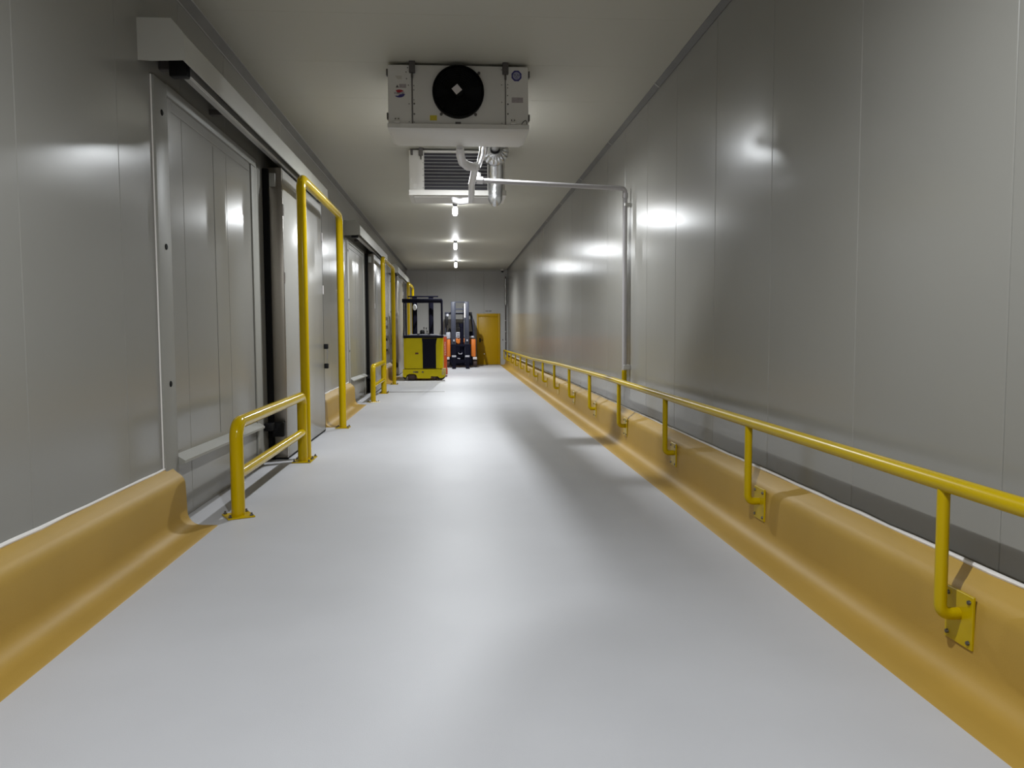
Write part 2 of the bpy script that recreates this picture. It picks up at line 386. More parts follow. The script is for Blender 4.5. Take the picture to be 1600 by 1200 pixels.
# small dark characters over the door
def glyph(x, z, s):
    mb = MB()
    for (a, b, c_, d_) in s: mb.box(x+a*0.05, x+b*0.05, YB-0.004, YB, z+c_*0.06, z+d_*0.06)
    o = tag(mb.build('sign_character', M_ink), None)
    return o
sg = empty('door_sign', (1.28, YB, 2.2), 'small dark characters on the wall above the yellow door', 'sign')
G1 = [(0, 1, .9, 1), (.4, .6, 0, .9), (0, 1, .45, .55), (0, .15, 0, .9)]
G2 = [(0, 1, 0, .12), (0, .14, 0, 1), (.86, 1, 0, 1), (0, 1, .88, 1), (.4, .6, .2, .8)]
for i, g in enumerate((G1, G2, G2, G1)):
    o = glyph(1.17+i*0.058+(0.02 if i > 1 else 0), 2.17, g); o.parent = sg; o.matrix_parent_inverse = Matrix.Translation(-Vector(sg.location))
tag(MB().box(1.85, 1.885, YB-0.02, YB, 1.0, 1.05, 0.004, 1).build('wall_button', M_brk), 'tiny dark wall button right of the yellow door', 'button')

# foil-wrapped pipe in the far right corner, dome camera above it
cp = empty('corner_pipe', (1.97, YB-0.05, 0.43), 'thin grey pipe standing in far right corner, foil wrapped near its top', 'pipe')
def PC(mb, name, m, par, root):
    o = mb.build(name, m); o.parent = par
    if par is root: o.matrix_parent_inverse = Matrix.Translation(-Vector(root.location))
    return o
PC(MB().tube([(1.985, YB-0.04, 0.435), (1.985, YB-0.04, 3.6)], 0.02, 10), 'pipe', M_brk, cp, cp)
pth = [(1.985, YB-0.04, 2.45+0.09*k) for k in range(13)]
PC(MB().tube(pth, 0.05, 10, radii=[random.uniform(0.042, 0.06) for _ in pth]), 'foil_wrap', M_foil, cp, cp)
for z in (0.95, 1.35, 1.8):
    PC(MB().box(1.955, 2.015, YB-0.062, YB, z, z+0.03, 0.004, 1), 'clamp', M_alu, cp, cp)
dc = empty('dome_camera', (1.86, YB-0.09, 3.80), 'dark dome security camera under the ceiling at the far right corner', 'camera')
PC(MB().lathe([(0, 0.097), (0.075, 0.097), (0.075, 0.04), (0.06, 0.03), (0, 0.03)], Matrix.Translation(dc.location), 20), 'housing', M_unit, dc, dc)
PC(MB().lathe([(0.055, 0.03)]+[(0.055*math.cos(t), 0.03-0.06*math.sin(t)) for t in [k*PI/2/6 for k in range(1, 6)]]+[(0, -0.03)], Matrix.Translation(dc.location), 20), 'dome', M_blk, dc, dc)

# ================================================================ CEILING LAMPS
lamp0 = None
lamp_labels = ['farthest of the three glowing ceiling lamps, nearest the far wall', 'middle one of the three glowing ceiling lamps in view',
               'nearest visible glowing ceiling lamp, just past the coil unit', 'glowing ceiling lamp hidden between the two cooling units',
               'ceiling lamp almost straight above the viewer', 'unseen ceiling lamp added behind the viewer as fill light']
for i, (x, y, P_) in enumerate(LAMPS):
    if lamp0 is None:
        L = empty('ceiling_lamp', (0, 0, 0)); lamp0 = L
        MB().lathe([(0, 0), (0.05, 0), (0.055, -0.02), (0.035, -0.045), (0.03, -0.07), (0, -0.07)], Matrix.Translation((0, 0, 0)), 20).build('mount', M_blk, L)
        MB().lathe([(0, -0.07), (0.034, -0.07), (0.046, -0.10), (0.05, -0.15), (0.048, -0.20), (0.035, -0.235), (0, -0.25)], None, 20).build('globe', M_globe, L)
    else: L = copy_tree(lamp0)
    L.location = (x, y, H)
    tag(L, lamp_labels[i], 'lamp', 'ceiling lamps along the corridor')
    ld = bpy.data.lights.new('lamp_light', 'SPOT'); ld.energy = P_; ld.spot_size = math.radians(178); ld.spot_blend = 0.65
    ld.shadow_soft_size = 0.025; ld.color = LAMP_COL
    lo = bpy.data.objects.new('lamp_light', ld); COL.objects.link(lo); lo.parent = L; lo.location = (0, 0, -(H-LAMP_Z)-0.04)

# ================================================================ TUBULAR GUARDS (left side)
XG = -1.655; RP = 0.05
def base_plate(x, y, par, root, rot=0.0):
    mx = Matrix.Translation((x, y, 0)) @ Matrix.Rotation(rot, 4, 'Z')
    pl = PC(MB().box(-0.1, 0.1, -0.1, 0.1, 0.0005, 0.012, 0.003, 1, mx), 'base_plate', M_yel, par, root)
    for sx in (-1, 1):
        for sy in (-1, 1):
            p = mx @ Vector((0.078*sx, 0.078*sy, 0.011))
            PC(MB().lathe([(0.014, 0), (0.014, 0.01), (0.008, 0.012), (0.007, 0.024), (0, 0.025)], Matrix.Translation(p), 6), 'bolt', M_bolt, pl, root)
def guard_frame(y0, y1, label, z=3.03):
    g = empty('door_guard_frame', (XG, y0, 0), label, 'guard frame', 'tall yellow tube frames before the sliding doors')
    path = [(XG, y0, 0.01)] + arc((XG, y0, z), (0, 0, 1), (0, 1, 0), 0.13) + arc((XG, y1, z), (0, 1, 0), (0, 0, -1), 0.13) + [(XG, y1, 0.01)]
    PC(MB().tube(path, RP, 20), 'tube_frame', M_yel, g, g)
    base_plate(XG, y0, g, g); base_plate(XG, y1, g, g)
    return g
guard_frame(8.72, 11.48, 'tall yellow tube frame before the nearest sliding door')
guard_frame(18.02, 20.85, 'tall yellow tube frame before the second sliding door')
guard_frame(27.3, 30.1, 'tall yellow tube frame rising behind the yellow truck')
def barrier(y0, y1, label):
    g = empty('low_barrier', (XG, y0, 0), label, 'barrier', 'low yellow tube barriers')
    z = 0.70
    path = [(XG, y0, 0.01)] + arc((XG, y0, z), (0, 0, 1), (0, 1, 0), 0.11) + arc((XG, y1, z), (0, 1, 0), (0, 0, -1), 0.09) + [(XG, y1, 0.01)]
    PC(MB().tube(path, RP, 20), 'tube_frame', M_yel, g, g)
    PC(MB().tube([(XG, y0+0.04, 0.315), (XG, y1-0.04, 0.315)], 0.042, 18), 'lower_rail', M_yel, g, g)
    base_plate(XG, y0, g, g, 0.5); base_plate(XG, y1, g, g)
    return g
barrier(6.0, 8.50, 'low yellow tube barrier at left foreground, in front of nearest frame')
barrier(15.62, 17.80, 'smaller-looking low yellow tube barrier by the second sliding door')

# ================================================================ HANDRAIL (right side)
XH = 1.885
def rz(y):
    K = [(-9, 0.788), (10, 0.785), (14.8, 0.755), (20, 0.675), (33, 0.60)]
    for (a, za), (b, zb) in zip(K, K[1:]):
        if a <= y <= b: return za+(zb-za)*(y-a)/(b-a)
hr = empty('handrail', (XH, 2.87, 0.2), 'long yellow tubular handrail on bracketed posts along the right wall', 'handrail')
ys = [-3.2, 2, 6, 10, 12, 14.8, 17, 20, 24, 28, 31.95]
PC(MB().tube([(XH, y, rz(y)) for y in ys] + [(XH, 32.0, rz(32.0)-0.02)], 0.033, 20), 'rail', M_yel2, hr, hr)
for k in range(-3, 15):
    y = 2.92+2.07*k
    z = rz(y)
    path = [(XH, y, z-0.02), (XH, y, 0.36)] + [Vector(p) for p in arc((XH, y, 0.265), (0, 0, -1), (1, 0, 0), 0.04)] + [(1.966, y, 0.265)]
    po = PC(MB().tube(path, 0.024, 14), 'post', M_yel2, hr, hr)
    pl = PC(MB().box(1.961, 1.973, y-0.085, y+0.085, 0.145, 0.355, 0.002, 1), 'mounting_plate', M_yel2, po, hr)
# bolts of the plates (sub-parts under a post)
for po in [o for o in bpy.data.objects if o.parent is hr and o.name.startswith('post')]:
    yc = sum(v.co.y for v in po.data.vertices)/len(po.data.vertices)
    if yc < 0 or yc > 14: continue
    for sy in (-1, 1):
        for z in (0.17, 0.33):
            PC(MB().lathe([(0, 0.010), (0.008, 0.009), (0.010, 0)], Matrix.Translation((1.962, yc+sy*0.065, z)) @ Matrix.Rotation(-PI/2, 4, 'Y'), 8), 'bolt', M_bolt, po, hr)

# ================================================================ COOLING UNITS
UX0, UX1, UZ0, UZ1 = -0.625, 0.69, 3.30, 3.872
def hangers(u, y, xs_):
    for x in xs_:
        h = PC(MB().box(x-0.028, x+0.028, y-0.035, y+0.0, 3.79, H, 0.004, 1), 'hanger', M_brk, u, u)
        PC(MB().tube([(x, y-0.018, 3.79), (x, y-0.018, 3.74)], 0.008, 8), 'threaded_rod', M_bolt, h, u)
u1 = empty('fan_unit', (0.03, 7.62, UZ0), 'white ceiling cooling unit with a black round fan facing the viewer', 'cooling unit')
y0 = 7.62
cab = PC(MB().box(UX0, UX1, y0, y0+0.62, 3.315, UZ1, 0.006, 2), 'cabinet', M_unit, u1, u1)
PC(MB().box(-0.405, -0.395, y0-0.006, y0, 3.33, 3.86, 0.002, 1), 'seam_strip', M_brk, cab, u1)
PC(MB().box(0.470, 0.477, y0-0.006, y0, 3.33, 3.86, 0.002, 1), 'seam_strip', M_brk, cab, u1)
# end doors slightly proud
PC(MB().box(UX0, -0.408, y0-0.012, y0+0.02, 3.325, 3.865, 0.004, 1), 'end_panel', M_unit, u1, u1)
PC(MB().box(0.480, UX1, y0-0.012, y0+0.02, 3.325, 3.865, 0.004, 1), 'end_panel', M_unit, u1, u1)
# drip tray: shallow tray whose bottom slopes up to the rear
mb = MB()
T0 = [(UX0-0.008, y0-0.03, 3.325), (UX1+0.008, y0-0.03, 3.325), (UX1+0.008, y0+0.66, 3.325), (UX0-0.008, y0+0.66, 3.325)]
T1 = [(UX0-0.008, y0-0.03, 3.285), (UX1+0.008, y0-0.03, 3.285), (UX1+0.008, y0+0.66, 3.30), (UX0-0.008, y0+0.66, 3.30)]
T2 = [(UX0+0.02, y0+0.0, 3.268), (UX1-0.02, y0+0.0, 3.268), (UX1-0.05, y0+0.60, 3.262), (UX0+0.05, y0+0.60, 3.262)]
R_ = [[mb.bm.verts.new(p) for p in t] for t in (T0, T1, T2)]
for a, b in zip(R_, R_[1:]):
    for k in range(4): mb.bm.faces.new((a[k], a[(k+1) % 4], b[(k+1) % 4], b[k]))
mb.bm.faces.new(R_[0]); mb.bm.faces.new(R_[2][::-1])
PC(mb, 'drip_tray', M_unit, u1, u1)
# fan: ring, grille rings, blades, hub with a square label
fc = Matrix.Translation((0.03, y0, 3.622)) @ Matrix.Rotation(PI/2, 4, 'X')
fan = PC(MB().lathe([(0.242, -0.01), (0.242, 0.05), (0.232, 0.06), (0.225, 0.05), (0.225, 0.004), (0, 0.004), (0, -0.002)], fc, 48), 'fan_ring', M_fan, u1, u1)
mb = MB()
for r in [0.05+0.02*k for k in range(9)]:
    pts = [fc @ Vector((r*math.cos(t), r*math.sin(t), 0.06-0.0)) for t in [2*PI*k/40 for k in range(41)]]
    mb.tube(pts, 0.0022, 5, cap=False)
for k in range(6):
    t = 2*PI*k/6+0.3
    mb.tube([fc @ Vector((0.05*math.cos(t), 0.05*math.sin(t), 0.062)), fc @ Vector((0.238*math.cos(t), 0.238*math.sin(t), 0.058))], 0.003, 6)
PC(mb, 'grille', M_fan, fan, u1)
mb = MB()
for k in range(5):
    t = 2*PI*k/5
    q = [Vector((0.05, -0.03, 0.012)), Vector((0.21, -0.08, 0.008)), Vector((0.215, 0.05, 0.04)), Vector((0.05, 0.03, 0.03))]
    rr = Matrix.Rotation(t, 4, 'Z')
    A = [mb.bm.verts.new(fc @ rr @ p) for p in q]; B = [mb.bm.verts.new(fc @ rr @ (p-Vector((0, 0, 0.004)))) for p in q]
    mb.bm.faces.new(A); mb.bm.faces.new(B[::-1])
    for i in range(4): mb.bm.faces.new((A[i], B[i], B[(i+1) % 4], A[(i+1) % 4]))
PC(mb, 'blades', M_fan, fan, u1)
hub = PC(MB().lathe([(0, 0.064), (0.05, 0.064), (0.055, 0.055), (0.055, 0), (0, 0)], fc, 24), 'hub', M_fan, fan, u1)
PC(MB().box(-0.035, 0.035, -0.035, 0.035, 0.064, 0.066, 0, 1, Matrix.Translation((0.017, y0, 3.635)) @ Matrix.Rotation(PI/2, 4, 'X') @ Matrix.Rotation(math.radians(40), 4, 'Z')), 'white_tag', M_white, fan, u1)
for ang in (-52, 232, 42):
    t = math.radians(ang); p = fc @ Vector((0.262*math.cos(t), 0.262*math.sin(t), 0.02)); q = fc @ Vector((0.235*math.cos(t), 0.235*math.sin(t), 0.03))
    PC(MB().tube([q, p], 0.009, 8).lathe([(0, 0.012), (0.014, 0.010), (0.014, 0), (0, 0)], Matrix.Translation(p) @ Matrix.Rotation(PI/2, 4, 'X'), 10), 'mounting_lug', M_brk, fan, u1)
hangers(u1, y0-0.006, (-0.398, 0.474))
for x, s in ((UX0, -1), (UX1, 1)):
    for z in (3.80, 3.40):
        PC(MB().box(min(x, x+s*0.014), max(x, x+s*0.014), y0-0.02, y0+0.03, z-0.035, z+0.025, 0.003, 1), 'hinge', M_brk, u1, u1)
for x in (-0.545, 0.545):
    l_ = PC(MB().box(x-0.026, x+0.026, y0-0.03, y0-0.011, 3.328, 3.352, 0.004, 1), 'latch', M_unit, u1, u1)
    for dx in (-0.014, 0.014):
        PC(MB().lathe([(0, 0.006), (0.006, 0.005), (0.007, 0)], Matrix.Translation((x+dx, y0-0.012, 3.372)) @ Matrix.Rotation(PI/2, 4, 'X'), 8), 'rivet', M_brk, l_, u1)
def screws(u, y, pts, r=0.006):
    for (x, z) in pts:
        PC(MB().lathe([(0, 0.005), (r*0.8, 0.004), (r, 0)], Matrix.Translation((x, y, z)) @ Matrix.Rotation(PI/2, 4, 'X'), 8), 'screw', M_bolt, u, u1 if u is u1 else u)
screws(u1, y0-0.011, [(-0.44, 3.84), (-0.455, 3.80), (-0.452, 3.74), (-0.435, 3.68), (-0.43, 3.51), (-0.43, 3.345), (0.495, 3.70), (0.495, 3.67), (0.495, 3.60)], 0.006)
screws(u1, y0-0.001, [(-0.385, 3.68), (-0.385, 3.64), (-0.385, 3.55), (-0.385, 3.345), (0.44, 3.84), (0.44, 3.70), (0.44, 3.54), (0.44, 3.345)], 0.005)
screws(u1, y0-0.001, [(-0.383, 3.515), (-0.383, 3.42)], 0.009)
screws(u1, y0-0.011, [(0.497, 3.52), (0.497, 3.43)], 0.009)
# labels on the unit
yy = y0-0.0135
PC(MB().prism([(0.579+0.051*math.cos(PI/8+k*PI/4), 3.782+0.053*math.sin(PI/8+k*PI/4)) for k in range(8)], 'y', yy, yy+0.002), 'octagon_label', M_blue, u1, u1)
PC(MB().lathe([(0, 0.002), (0.035, 0.002), (0.035, 0)], Matrix.Translation((0.579, yy, 3.782)) @ Matrix.Rotation(PI/2, 4, 'X'), 24), 'label_disc', mat('label_disc', (0.30, 0.30, 0.42), 0.5, var=0.05), u1, u1)
text('TÜV', 0.034, M_ink, u1, Vector((0.579, yy-0.003, 3.785))-u1.location, RX90)
text('SÜD', 0.014, M_ink, u1, Vector((0.579, yy-0.003, 3.763))-u1.location, RX90)
PC(MB().box(0.533, 0.640, yy, yy+0.002, 3.535, 3.582), 'rating_plate', M_greylab, u1, u1)
# oval maker's mark: white oval, red sweep above, blue sweep below, lettering across
ox, oz, ow, oh = -0.519, 3.602, 0.051, 0.036
def oval(a0, a1, n=18, s=1.0): return [(ox+ow*s*math.cos(a0+(a1-a0)*k/n), oz+oh*s*math.sin(a0+(a1-a0)*k/n)) for k in range(n+1)]
PC(MB().prism(oval(0, 2*PI, 24)[:-1], 'y', yy, yy+0.002), 'oval_label', M_white, u1, u1)
PC(MB().prism(oval(math.radians(35), math.radians(132)) + [(ox-0.02, oz+0.010), (ox, oz+0.006), (ox+0.02, oz+0.016)], 'y', yy-0.001, yy+0.001), 'red_sweep', M_red, u1, u1)
PC(MB().prism(oval(math.radians(-5), math.radians(-145)) + [(ox-0.01, oz-0.020), (ox, oz-0.008), (ox+0.03, oz-0.004)], 'y', yy-0.001, yy+0.001), 'blue_sweep', M_blue, u1, u1)
text('KUBATEC', 0.0225, M_ink, u1, Vector((ox, yy-0.002, oz+0.002))-u1.location, RX90)
PC(MB().box(-0.520, -0.455, yy, yy+0.002, 3.655, 3.69), 'warning_strip', M_greylab, u1, u1)
PC(MB().prism([(-0.552, 3.657), (-0.524, 3.657), (-0.538, 3.684)], 'y', yy, yy+0.002), 'warning_triangle', M_brk, u1, u1)
faint = mat('label_faint', (0.5, 0.47, 0.42), 0.5, var=0.1, vscale=40)
PC(MB().prism([(-0.565, 3.775), (-0.555, 3.765), (-0.495, 3.765), (-0.495, 3.735), (-0.535, 3.735), (-0.55, 3.755)], 'y', yy, yy+0.001), 'faint_sticker', faint, u1, u1)
PC(MB().box(-0.238, -0.172, y0-0.0025, y0, 3.363, 3.410), 'yellow_sticker', M_ylab, u1, u1)
PC(MB().box(-0.0, 0.052, y0-0.004, y0, 3.332, 3.352), 'dark_sticker', M_brk, u1, u1)
PC(MB().tube([(0.625, y0-0.014, 3.335), (0.645, y0-0.02, 3.36), (0.665, y0-0.02, 3.372), (0.675, y0-0.016, 3.35), (0.672, y0-0.016, 3.335)], 0.003, 6), 'wire_loop', M_blk, u1, u1)

# second unit, coil side toward the viewer
y2 = 11.12
u2 = empty('coil_unit', (0.03, y2, UZ0), 'white ceiling cooling unit showing its dark finned coil, hung behind the fan unit', 'cooling unit')
PC(MB().box(UX0-0.015, -0.435, y2, y2+0.6, 3.30, 3.872, 0.006, 2), 'end_cabinet', M_unit, u2, u2)
PC(MB().box(0.437, UX1-0.01, y2, y2+0.6, 3.30, 3.872, 0.006, 2), 'end_cabinet', M_unit, u2, u2)
PC(MB().box(-0.435, 0.437, y2+0.0, y2+0.6, 3.84, 3.872, 0.004, 1), 'top_rail', M_unit, u2, u2)
coil = PC(MB().box(-0.435, 0.437, y2+0.05, y2+0.58, 3.30, 3.84), 'coil', M_fin, u2, u2)
for k in range(11):
    z = 3.338+k*0.0465
    PC(MB().tube([(-0.435, y2+0.035, z), (0.437, y2+0.035, z)], 0.004, 8), 'coil_tube', M_alu, coil, u2)
# tray with upturned rim
mb = MB()
mb.box(UX0-0.02, UX1, y2-0.10, y2-0.092, 3.252, 3.315, 0.002, 1).box(UX0-0.02, UX1, y2-0.10, y2+0.62, 3.245, 3.255, 0.002, 1)
mb.box(UX0-0.02, UX0-0.012, y2-0.10, y2+0.62, 3.25, 3.315, 0.002, 1).box(UX1-0.008, UX1, y2-0.10, y2+0.62, 3.25, 3.315, 0.002, 1)
mb.box(UX0+0.04, UX1-0.06, y2-0.05, y2+0.5, 3.228, 3.246, 0.006, 1)
PC(mb, 'drip_tray', M_unit, u2, u2)
hangers(u2, y2-0.004, (-0.475, 0.48))
hh = PC(MB().box(-0.615, -0.585, y2-0.03, y2, 3.80, 3.87, 0.004, 1), 'hinge', M_brk, u2, u2)
def scr2(pts):
    for (x, z) in pts:
        PC(MB().lathe([(0, 0.005), (0.005, 0.004), (0.006, 0)], Matrix.Translation((x, y2, z)) @ Matrix.Rotation(PI/2, 4, 'X'), 8), 'screw', M_bolt, u2, u2)
scr2([(-0.45, 3.70-0.085*k) for k in range(5)]+[(0.455, 3.66-0.1*k) for k in range(4)])
for (a, b, c_, d_) in ((-0.63, -0.605, 3.44, 3.49), (-0.58, -0.53, 3.34, 3.41)):
    PC(MB().box(a, b, y2-0.003, y2, c_, d_, 0.001, 1), 'cover_plate', M_unit, u2, u2)

# insulated foil pipe: leaves unit 1, runs back, gored elbow, stub down with a rounded end
ip = empty('foil_pipe', (0.52, 9.6, 3.7), 'silver foil-insulated pipe with gored elbow and rounded end right of the coil', 'pipe')
PC(MB().tube([(0.50, 8.31, 3.70), (0.50, 9.2, 3.71), (0.50, 10.2, 3.71)], 0.055, 16), 'pipe_run', M_foil, ip, ip)
# pleated collar facing the viewer: radial gathers of foil round the pipe mouth
mb = MB(); N = 44; rings = []
for j, (r, dy) in enumerate([(0.060, 0.0), (0.072, -0.012), (0.105, 0.004), (0.150, 0.035), (0.182, 0.085), (0.178, 0.20), (0.12, 0.30)]):
    ring = []
    for k in range(N):
        a_ = 2*PI*k/N
        amp = 0.012 if 0 < j < 5 else 0.0
        rr = r*(1.0+(0.02 if k % 2 else -0.02)*(j > 0))
        ring.append(mb.bm.verts.new((0.50+rr*math.cos(a_), 10.25+dy+(amp if k % 2 else -amp), 3.70+rr*math.sin(a_))))
    rings.append(ring)
for a_, b_ in zip(rings, rings[1:]):
    for k in range(N): mb.bm.faces.new((a_[k], a_[(k+1) % N], b_[(k+1) % N], b_[k]))
mb.bm.faces.new(rings[-1])
PC(mb, 'pleated_collar', M_foil, ip, ip)
PC(MB().lathe([(0, 0.02), (0.058, 0.02), (0.058, 0)], Matrix.Translation((0.50, 10.27, 3.70)) @ Matrix.Rotation(PI/2, 4, 'X'), 20), 'dark_mouth', M_black, ip, ip)
pth = [(0.52, 10.48, 3.66), (0.53, 10.6, 3.50), (0.53, 10.65, 3.36), (0.52, 10.65, 3.20), (0.52, 10.65, 3.13), (0.52, 10.65, 3.09), (0.52, 10.65, 3.055), (0.52, 10.65, 3.035)]
PC(MB().tube(pth, 0.1, 20, radii=[0.09, 0.10, 0.098, 0.095, 0.094, 0.08, 0.05, 0.012]), 'rounded_end', M_foil, ip, ip)
PC(MB().tube([(0.30, 8.36, 3.60), (0.31, 9.0, 3.40), (0.26, 9.3, 3.28), (0.235, 9.25, 3.22)], 0.035, 12, radii=[0.05, 0.045, 0.03, 0.015]), 'loose_wrap', M_foil, ip, ip)

# condensate drain: wrapped white pipe linking both trays, cross pipe to the right wall, drop along the wall
dr = empty('drain_pipe', (0.2, 9.6, 3.17), 'white wrapped drain pipe linking both cooling unit trays', 'pipe')
p = [(0.045, 8.22, 3.27)] + arc((0.045, 8.27, 3.175), (0, 0, -1), (1, 0.35, 0), 0.07)
p = [(0.045, 8.24, 3.255), (0.045, 8.26, 3.235), (0.05, 8.40, 3.215), (0.07, 8.60, 3.185), (0.13, 8.72, 3.17), (0.205, 8.80, 3.175)]
PC(MB().tube(p, 0.042, 14, radii=[0.038, 0.042, 0.045, 0.044, 0.05, 0.044]), 'upper_bend', M_pipew, dr, dr)
PC(MB().tube([(0.215, 8.76, 3.185), (0.205, 9.3, 3.172), (0.19, 9.75, 3.162), (0.20, 10.3, 3.15), (0.20, 10.82, 3.14)], 0.04, 14), 'long_run', M_pipew, dr, dr)
PC(MB().tube([(0.20, 10.80, 3.14), (0.10, 10.84, 3.135), (0.05, 10.86, 3.13), (-0.01, 10.90, 3.15), (-0.03, 10.96, 3.175), (-0.03, 11.03, 3.195)], 0.04, 14, radii=[0.042, 0.046, 0.042, 0.046, 0.04, 0.034]), 'lower_bend', M_pipew, dr, dr)
cr = empty('cross_pipe', (1.1, 9.5, 3.16), 'grey plastic pipe crossing to the right wall and dropping down it', 'pipe')
PC(MB().tube([(0.25, 9.53, 3.17)] + [Vector(v) for v in arc((2.015, 9.45, 3.075), (1, 0, 0), (0, 0, -1), 0.05)] + [(2.015, 9.45, 0.90)], 0.028, 16), 'pipe', M_pvc, cr, cr)
PC(MB().tube([(0.246, 9.53, 3.17), (0.32, 9.527, 3.166)], 0.042, 16), 'coupling', M_pipew, cr, cr)
PC(MB().tube([(0.275, 9.53, 3.17), (0.275, 9.53, 3.26)], 0.022, 12), 'vent_stub', M_pipew, cr, cr)
PC(MB().tube([(2.015, 9.45, 2.96), (2.015, 9.45, 3.02)], 0.035, 16), 'coupling', M_pvc, cr, cr)
PC(MB().box(2.0, XR, 9.41, 9.49, 2.86, 2.90, 0.005, 1), 'clamp', M_alu, cr, cr)
PC(MB().box(2.0, XR, 9.41, 9.49, 0.91, 0.97, 0.005, 1), 'clamp', M_alu, cr, cr)
lab(PC(MB().tube([(2.015, 9.45, 0.905), (2.015, 9.45, 0.73)], 0.03, 16), 'yellow_sleeve', M_yel2, cr, cr), 'yellow painted lower end of the pipe')

# ================================================================ YELLOW REACH TRUCK
Y = 22.3
tk = empty('reach_truck', (-0.96, Y, 0), 'yellow-green reach truck with black back panel and overhead guard, seen from behind', 'forklift truck')
def PT(mb, name, m, par=None): return PC(mb, name, m, par or tk, tk)
def Xp(px): return (px-713.6)/55.7
def Zp(py): return 1.383+(517.5-py)/55.7
body = PT(MB().prism([(-1.50, Y+0.08), (-1.44, Y), (-0.50, Y), (-0.41, Y+0.07), (-0.40, Y+1.15), (-1.50, Y+1.15)], 'z', 0.34, 1.195), 'body', M_ty)
# recessed black back panel and its curved upper edge
PT(MB().prism([(-0.97, 0.345), (-0.60, 0.345), (-0.60, 1.0), (-0.585, 1.12), (-0.56, 1.19), (-0.99, 1.19), (-0.975, 1.05)], 'y', Y-0.012, Y+0.03), 'back_panel', M_tblack)
PT(MB().box(-1.50, -1.40, Y+0.01, Y+0.05, 0.345, 1.19, 0.02, 2), 'side_pillar', M_ty)
PT(MB().box(-1.515, -0.395, Y-0.02, Y+1.15, 1.195, 1.275, 0.03, 3), 'dark_top', M_tblack)
PT(MB().box(-1.18, -1.09, Y-0.008, Y+0.01, 0.745, 0.79, 0.004, 1), 'red_label', mat('dark_red', (0.09, 0.012, 0.01), 0.5, var=0.1))
# skirt with two wheel openings
sk = [(-1.53, 0.12), (-1.53, 0.325), (-0.50, 0.325), (-0.37, 0.30), (-0.345, 0.12), (-0.42, 0.075), (-0.50, 0.07), (-0.56, 0.12), (-0.68, 0.12), (-0.74, 0.13), (-0.76, 0.065), (-1.12, 0.065), (-1.16, 0.17), (-1.22, 0.195), (-1.36, 0.195), (-1.42, 0.16), (-1.45, 0.09)]
PT(MB().prism(sk, 'y', Y-0.03, Y+0.25), 'skirt', M_ty)
PT(MB().box(-1.50, -0.42, Y+0.25, Y+1.15, 0.10, 0.335, 0.02, 2), 'chassis', M_ty)
lab(PT(MB().prism([(-0.44, Y-0.035), (-0.375, Y-0.035), (-0.325, Y+0.02), (-0.325, Y+0.12), (-0.44, Y+0.12)], 'z', 0.16, 0.345), 'corner_bumper', mat('bumper_worn', (0.55, 0.45, 0.16), 0.5, var=0.3, vscale=12)), 'worn pale yellow corner')
for x in (-1.10, -0.86): PT(MB().lathe([(0, 0.006), (0.02, 0.005), (0.024, 0)], Matrix.Translation((x-0.12, Y-0.03, 0.245)) @ Matrix.Rotation(PI/2, 4, 'X'), 12), 'skirt_bolt', M_bolt)
PT(MB().box(-1.19, -1.10, Y-0.038, Y-0.03, 0.225, 0.265, 0.003, 1), 'skirt_label', M_tyre)
PT(MB().tube([Vector((-0.97+0.03*math.cos(t), Y-0.032, 0.245+0.018*math.sin(t))) for t in [2*PI*k/16 for k in range(17)]], 0.004, 6, cap=False), 'tow_ring', M_blk)
for x0_, x1_ in ((-1.40, -1.18), (-0.70, -0.58)):
    PT(MB().lathe([(0, 0), (0.06, 0), (0.10, 0.01), (0.11, 0.03), (0.11, x1_-x0_-0.03), (0.10, x1_-x0_-0.01), (0.06, x1_-x0_), (0, x1_-x0_)], Matrix.Translation((x0_, Y+0.14, 0.11)) @ Matrix.Rotation(PI/2, 4, 'Y'), 24), 'wheel', M_tyre)
PT(MB().prism([(-0.56, 0.02), (-0.40, 0.03), (-0.35, 0.09), (-0.36, 0.14), (-0.58, 0.12)], 'y', Y+0.02, Y+0.3), 'rubber_skirt', M_blk)
PT(MB().prism([(-1.47, 0.02), (-1.53, 0.1), (-1.50, 0.14), (-1.43, 0.10)], 'y', Y+0.02, Y+0.3), 'rubber_skirt', M_blk)
# overhead guard
gz = 2.29
PT(MB().box(-1.53, -0.42, Y+0.02, Y+0.09, gz-0.10, gz+0.005, 0.012, 2), 'guard_roof', M_tblack)
PT(MB().box(-1.52, -0.43, Y+0.93, Y+1.0, gz-0.08, gz, 0.01, 2), 'guard_roof', M_tblack)
for k in range(7):
    x = -1.50+k*0.168
    PT(MB().box(x, x+0.03, Y+0.09, Y+0.93, gz-0.05, gz-0.005, 0.004, 1), 'guard_bar', M_tblack)
for s, xa in ((-1, -1.485), (1, -0.435)):
    PT(MB().tube([(xa, Y+0.06, gz), (xa, Y+0.06, gz-0.25), (xa-0.0*s, Y+0.05, 1.5), (xa+0.01*s, Y+0.05, 1.25)], 0.020, 10), 'guard_pillar', M_tblack)
    PT(MB().prism([(xa, gz-0.0), (xa-s*0.13, gz-0.02), (xa-s*0.10, gz-0.09), (xa-s*0.02, gz-0.12), (xa-s*0.01, gz-0.24), (xa, gz-0.25)], 'y', Y+0.04, Y+0.08), 'gusset', M_tblack)
    PT(MB().tube([(xa, Y+0.95, gz), (xa, Y+0.95, 1.25)], 0.022, 10), 'guard_pillar', M_tblack)
